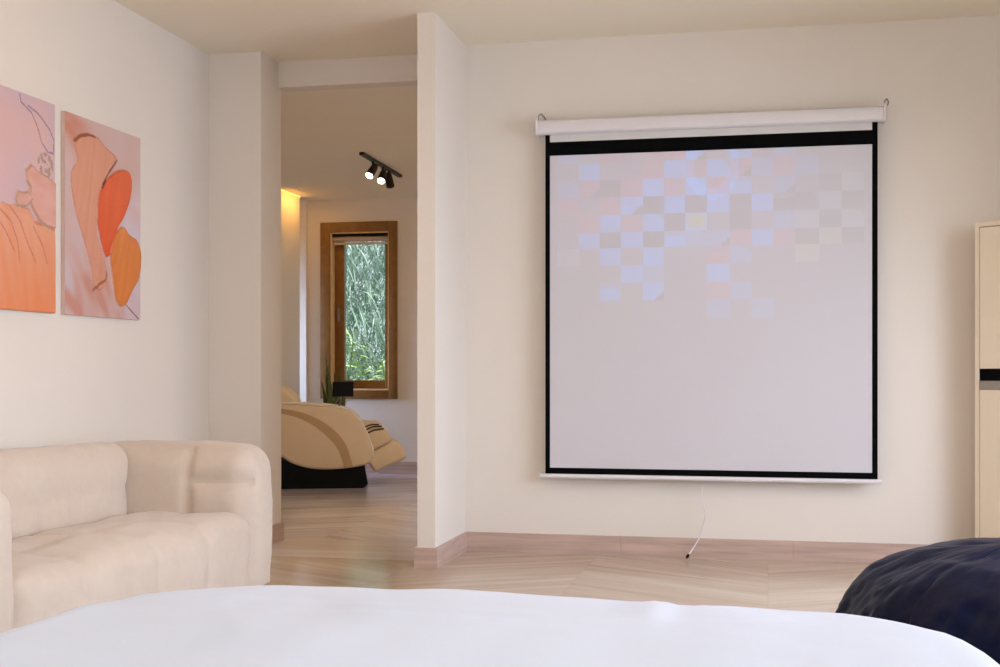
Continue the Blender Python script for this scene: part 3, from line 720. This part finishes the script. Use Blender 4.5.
# footrest: two padded calf blocks
yf0, yf1 = YC + .06, YC + W_ - .06
up_ = chain([(362, 425), (372, 423.5), (380, 424.5), (387, 431), (391, 438), (390, 443), (381, 447.5), (372, 451), (366, 446)])
mo(rounded_plate(up_, yf0, yf1, .03), 'calf_rest', M_beige, smooth=True)
lo_ = chain([(374, 452), (382, 447.5), (391, 442), (398, 443.5), (404, 448.5), (406.5, 457), (402, 461), (389, 466.5), (376, 472), (371, 467), (368, 461)])
mo(rounded_plate(lo_, yf0, yf1, .03), 'foot_rest', M_beige, smooth=True)
for i, q in enumerate((((363.5, 427.5), (372, 424.6), (379, 424.8)), ((365, 430.5), (373, 427), (382, 426.5)), ((366.5, 434), (374, 430.3), (384, 429)))):
    b_ = bmesh.new(); tube(b_, [(P2(*s)[0], yf0 - .004, P2(*s)[1]) for s in q], .006, 8); mo(b_, 'dark_piping', mat('piping_%d' % i, (74, 44, 38), .4))
# remote screen on a stalk
yr = YC + .32
a = P3(332.5, 382, yr); b_2 = P3(353.5, 396.5, yr)
bm = bx((a.x, yr, b_2.z), (b_2.x, yr + .025, a.z)); rs = mo(bm, 'remote_screen', mat('black_screen', (4, 5, 9), .5, .02, spec=.2), bevel=.012); tag(rs, 'black remote screen on a thin stalk')
bm = bmesh.new(); tube(bm, [P3(341.5, 392, yr + .03), P3(341, 400, yr + .03), P3(338, 410, yr + .03)], .008, 8); tube(bm, [P3(341, 396, yr + .03), P3(336, 402, yr + .03), P3(335, 410, yr + .03)], .005, 8)
mo(bm, 'remote_stalk', M_metal, smooth=True)

# ============================================================ SNAKE PLANT
yp = 11.05; pp = atY(332, 0, yp)
sp_ = thing('snake_plant', 'tall snake plant behind the massage chair under the window', 'plant', (pp.x, yp, 0))
bm = bmesh.new(); lathe(bm, [(.10, 0), (.13, .02), (.15, .26), (.155, .30), (.145, .30), (.14, .27)], 28); obj('pot', bm, M_pot, sp_, smooth=True)
bm = bmesh.new(); lathe(bm, [(.138, .245), (.138, .268)], 24); obj('soil', bm, mat('soil', (60, 44, 34), .95, .2, 40), sp_)
def blade(base, tip, w, bend):
    bm = bmesh.new(); n = 14; L_, R_, C_ = [], [], []
    d = (Vector(tip) - Vector(base)); side = Vector((math.cos(bend), math.sin(bend), 0))
    dep = Vector((-side.y, side.x, 0))
    for i in range(n + 1):
        t = i / n; p = Vector(base) + d * t + side * .03 * math.sin(t * 3.1) ; ww = w * .8 * (.45 + .75 * math.sin(min(1, t * 1.5) * math.pi / 2)) * (1 - t ** 3) + .001
        L_.append(bm.verts.new(p - side * ww)); R_.append(bm.verts.new(p + side * ww)); C_.append(bm.verts.new(p + dep * .010 * (1 - t) + dep * .002))
    E_ = [bm.verts.new(v.co - dep * .020 * (1 - i / n) - dep * .004) for i, v in enumerate(C_)]
    for i in range(n):
        for A_, B_ in ((L_, C_), (C_, R_), (R_, E_), (E_, L_)): bm.faces.new((A_[i], A_[i + 1], B_[i + 1], B_[i]))
    return bm
for (px, py, w, bn) in ((326, 357, .034, .2), (320, 379, .030, .5), (334, 372, .028, -.3), (340, 365, .030, .1), (329, 368, .032, .8), (345, 374, .028, -.6), (322, 387, .028, .9), (337, 381, .030, .3), (331, 384, .028, -.9), (324, 372, .026, -.2), (342, 380, .028, .5)):
    q = atY(px, py, yp); tp = Vector((q.x - pp.x, random.uniform(-.06, .06), q.z)); bs = Vector((tp.x * .25, random.uniform(-.05, .05), .25))
    obj('leaf', blade(bs, tp, w, bn), M_leaf, sp_, smooth=True)

# ============================================================ GARDEN outside the lounge window
struct('ground_outside', bx((-12, Y2 + .3, -.4), (4, 24, -.3)), mat('garden_soil', (84, 92, 52), .95, .3, 3), 'garden ground outside the lounge window').name = 'ground'
def leaf_mat(name, rgb):
    m = mat(name, rgb, .5, .35, 3); b = m.node_tree.nodes['Principled BSDF']; return m
ML1 = leaf_mat('bamboo_leaf', (182, 204, 190)); ML2 = leaf_mat('fern_leaf', (164, 190, 120)); ML3 = leaf_mat('deep_leaf', (120, 154, 132)); ML4 = leaf_mat('dry_leaf', (196, 176, 120))
def leafstrip(V, Fc, p, d, L, w, droop, n=4):
    d = d.normalized(); s = d.cross(Vector((0, 0, 1)))
    if s.length < .1: s = Vector((1, 0, 0))
    s = (s.normalized() + Vector((random.uniform(-.4, .4), random.uniform(-.4, .4), random.uniform(-.4, .4)))).normalized(); i0 = len(V)
    for i in range(n + 1):
        t = i / n; q = p + d * L * t + Vector((0, 0, -droop * L * t * t)); ww = w * math.sin(math.pi * (.08 + .92 * t)) ** .7 if t < 1 else 0.0005
        V.append(q - s * ww); V.append(q + s * ww)
    for i in range(n): a = i0 + 2 * i; Fc.append((a, a + 1, a + 3, a + 2))
def plantmesh(name, V, Fc, m, parent):
    me = bpy.data.meshes.new(name); o0 = Vector(parent.location); me.from_pydata([tuple(v - o0) for v in V], [], Fc)
    return link(name, me, m, parent)
def bamboo(x, y, h, label, m, n=620, spread=.55, seed=1):
    random.seed(seed)
    t = thing('bamboo_clump', label, 'plant', (x, y, -.3), 0)
    V, Fc = [], []
    for k in range(n):
        a = random.uniform(0, 2 * math.pi); z = random.uniform(.2, h); r = spread * random.random() ** .6
        p = Vector((x + r * math.cos(a), y + r * math.sin(a) * .6, z)); th = random.uniform(0, 2 * math.pi)
        leafstrip(V, Fc, p, Vector((math.cos(th) * .9, random.uniform(-.5, .1), random.uniform(-.5, .6))), random.uniform(.16, .36), random.uniform(.005, .011), random.uniform(.5, 1.4))
    plantmesh('foliage', V, Fc, m, t)
    for k in range(3):
        b_ = bmesh.new(); xx = random.uniform(-spread, spread) * .6; yy = random.uniform(-.2, .2)
        tube(b_, [(xx, yy, 0), (xx * 1.1, yy, h * .5), (xx * 1.5, yy, h + .3)], [.010, .009, .006], 8); obj('stem', b_, ML3, t, smooth=True)
gc = lambda px, y: atY(px, 300, y).x
bamboo(gc(342, 14.2), 14.2, 3.2, 'drooping bamboo seen on the left of the window pane', ML1, n=1500, spread=.42, seed=2)
bamboo(gc(388, 14.4), 14.4, 3.2, 'drooping bamboo seen on the right of the window pane', ML1, n=1500, spread=.42, seed=5)
random.seed(8)
hg = thing('bamboo_hedge', 'dense bamboo hedge filling the background of the window view', 'hedge', (gc(365, 15.7), 15.7, -.3)); V, Fc = [], []
for k in range(9000):
    p = Vector((hg.location.x + random.uniform(-2.2, 2.2), 15.7 + random.uniform(-.4, .4), random.uniform(-.1, 3.9))); th = random.uniform(0, 6.28)
    leafstrip(V, Fc, p, Vector((math.cos(th), random.uniform(-.6, .2), random.uniform(-.6, .5))), random.uniform(.2, .42), random.uniform(.008, .016), random.uniform(.4, 1.3), 3)
fo = plantmesh('foliage', V, Fc, ML3, hg); fo['kind'] = 'stuff'; hg['kind'] = 'stuff'
def palm(x, y, label, n, L, seed):
    random.seed(seed); t = thing('palm_plant', label, 'plant', (x, y, -.3))
    for k in range(n):
        V, Fc = [], []; a = 2 * math.pi * k / n + random.uniform(-.2, .2); d = Vector((math.cos(a), math.sin(a) * .8, random.uniform(.9, 1.5))).normalized()
        l = L * random.uniform(.8, 1.1); base = Vector((x, y, -.3))
        for i in range(24):
            s = .25 + .75 * i / 24; p = base + d * l * s + Vector((0, 0, -.2 * l * s * s)); tang = d + Vector((0, 0, -.9 * s)); side = tang.cross(Vector((0, 0, 1))).normalized()
            for sg in (-1, 1): leafstrip(V, Fc, p, tang.normalized() * .6 + side * sg + Vector((0, 0, .15)), .36 * (1 - .6 * s) + .05, .022, .35, 4)
        f = plantmesh('frond', V, Fc, ML2, t)
        b_ = bmesh.new(); tube(b_, [d * l * s + Vector((0, 0, -.2 * l * s * s)) for s in [q / 8 for q in range(9)]], .007, 6); obj('rib', b_, ML2, f)
palm(gc(340, 13.4), 13.4, 'bright green palm low on the left outside the window', 14, 2.9, 3)
palm(gc(398, 13.6), 13.6, 'bright green palm low on the right outside the window', 14, 2.8, 4)
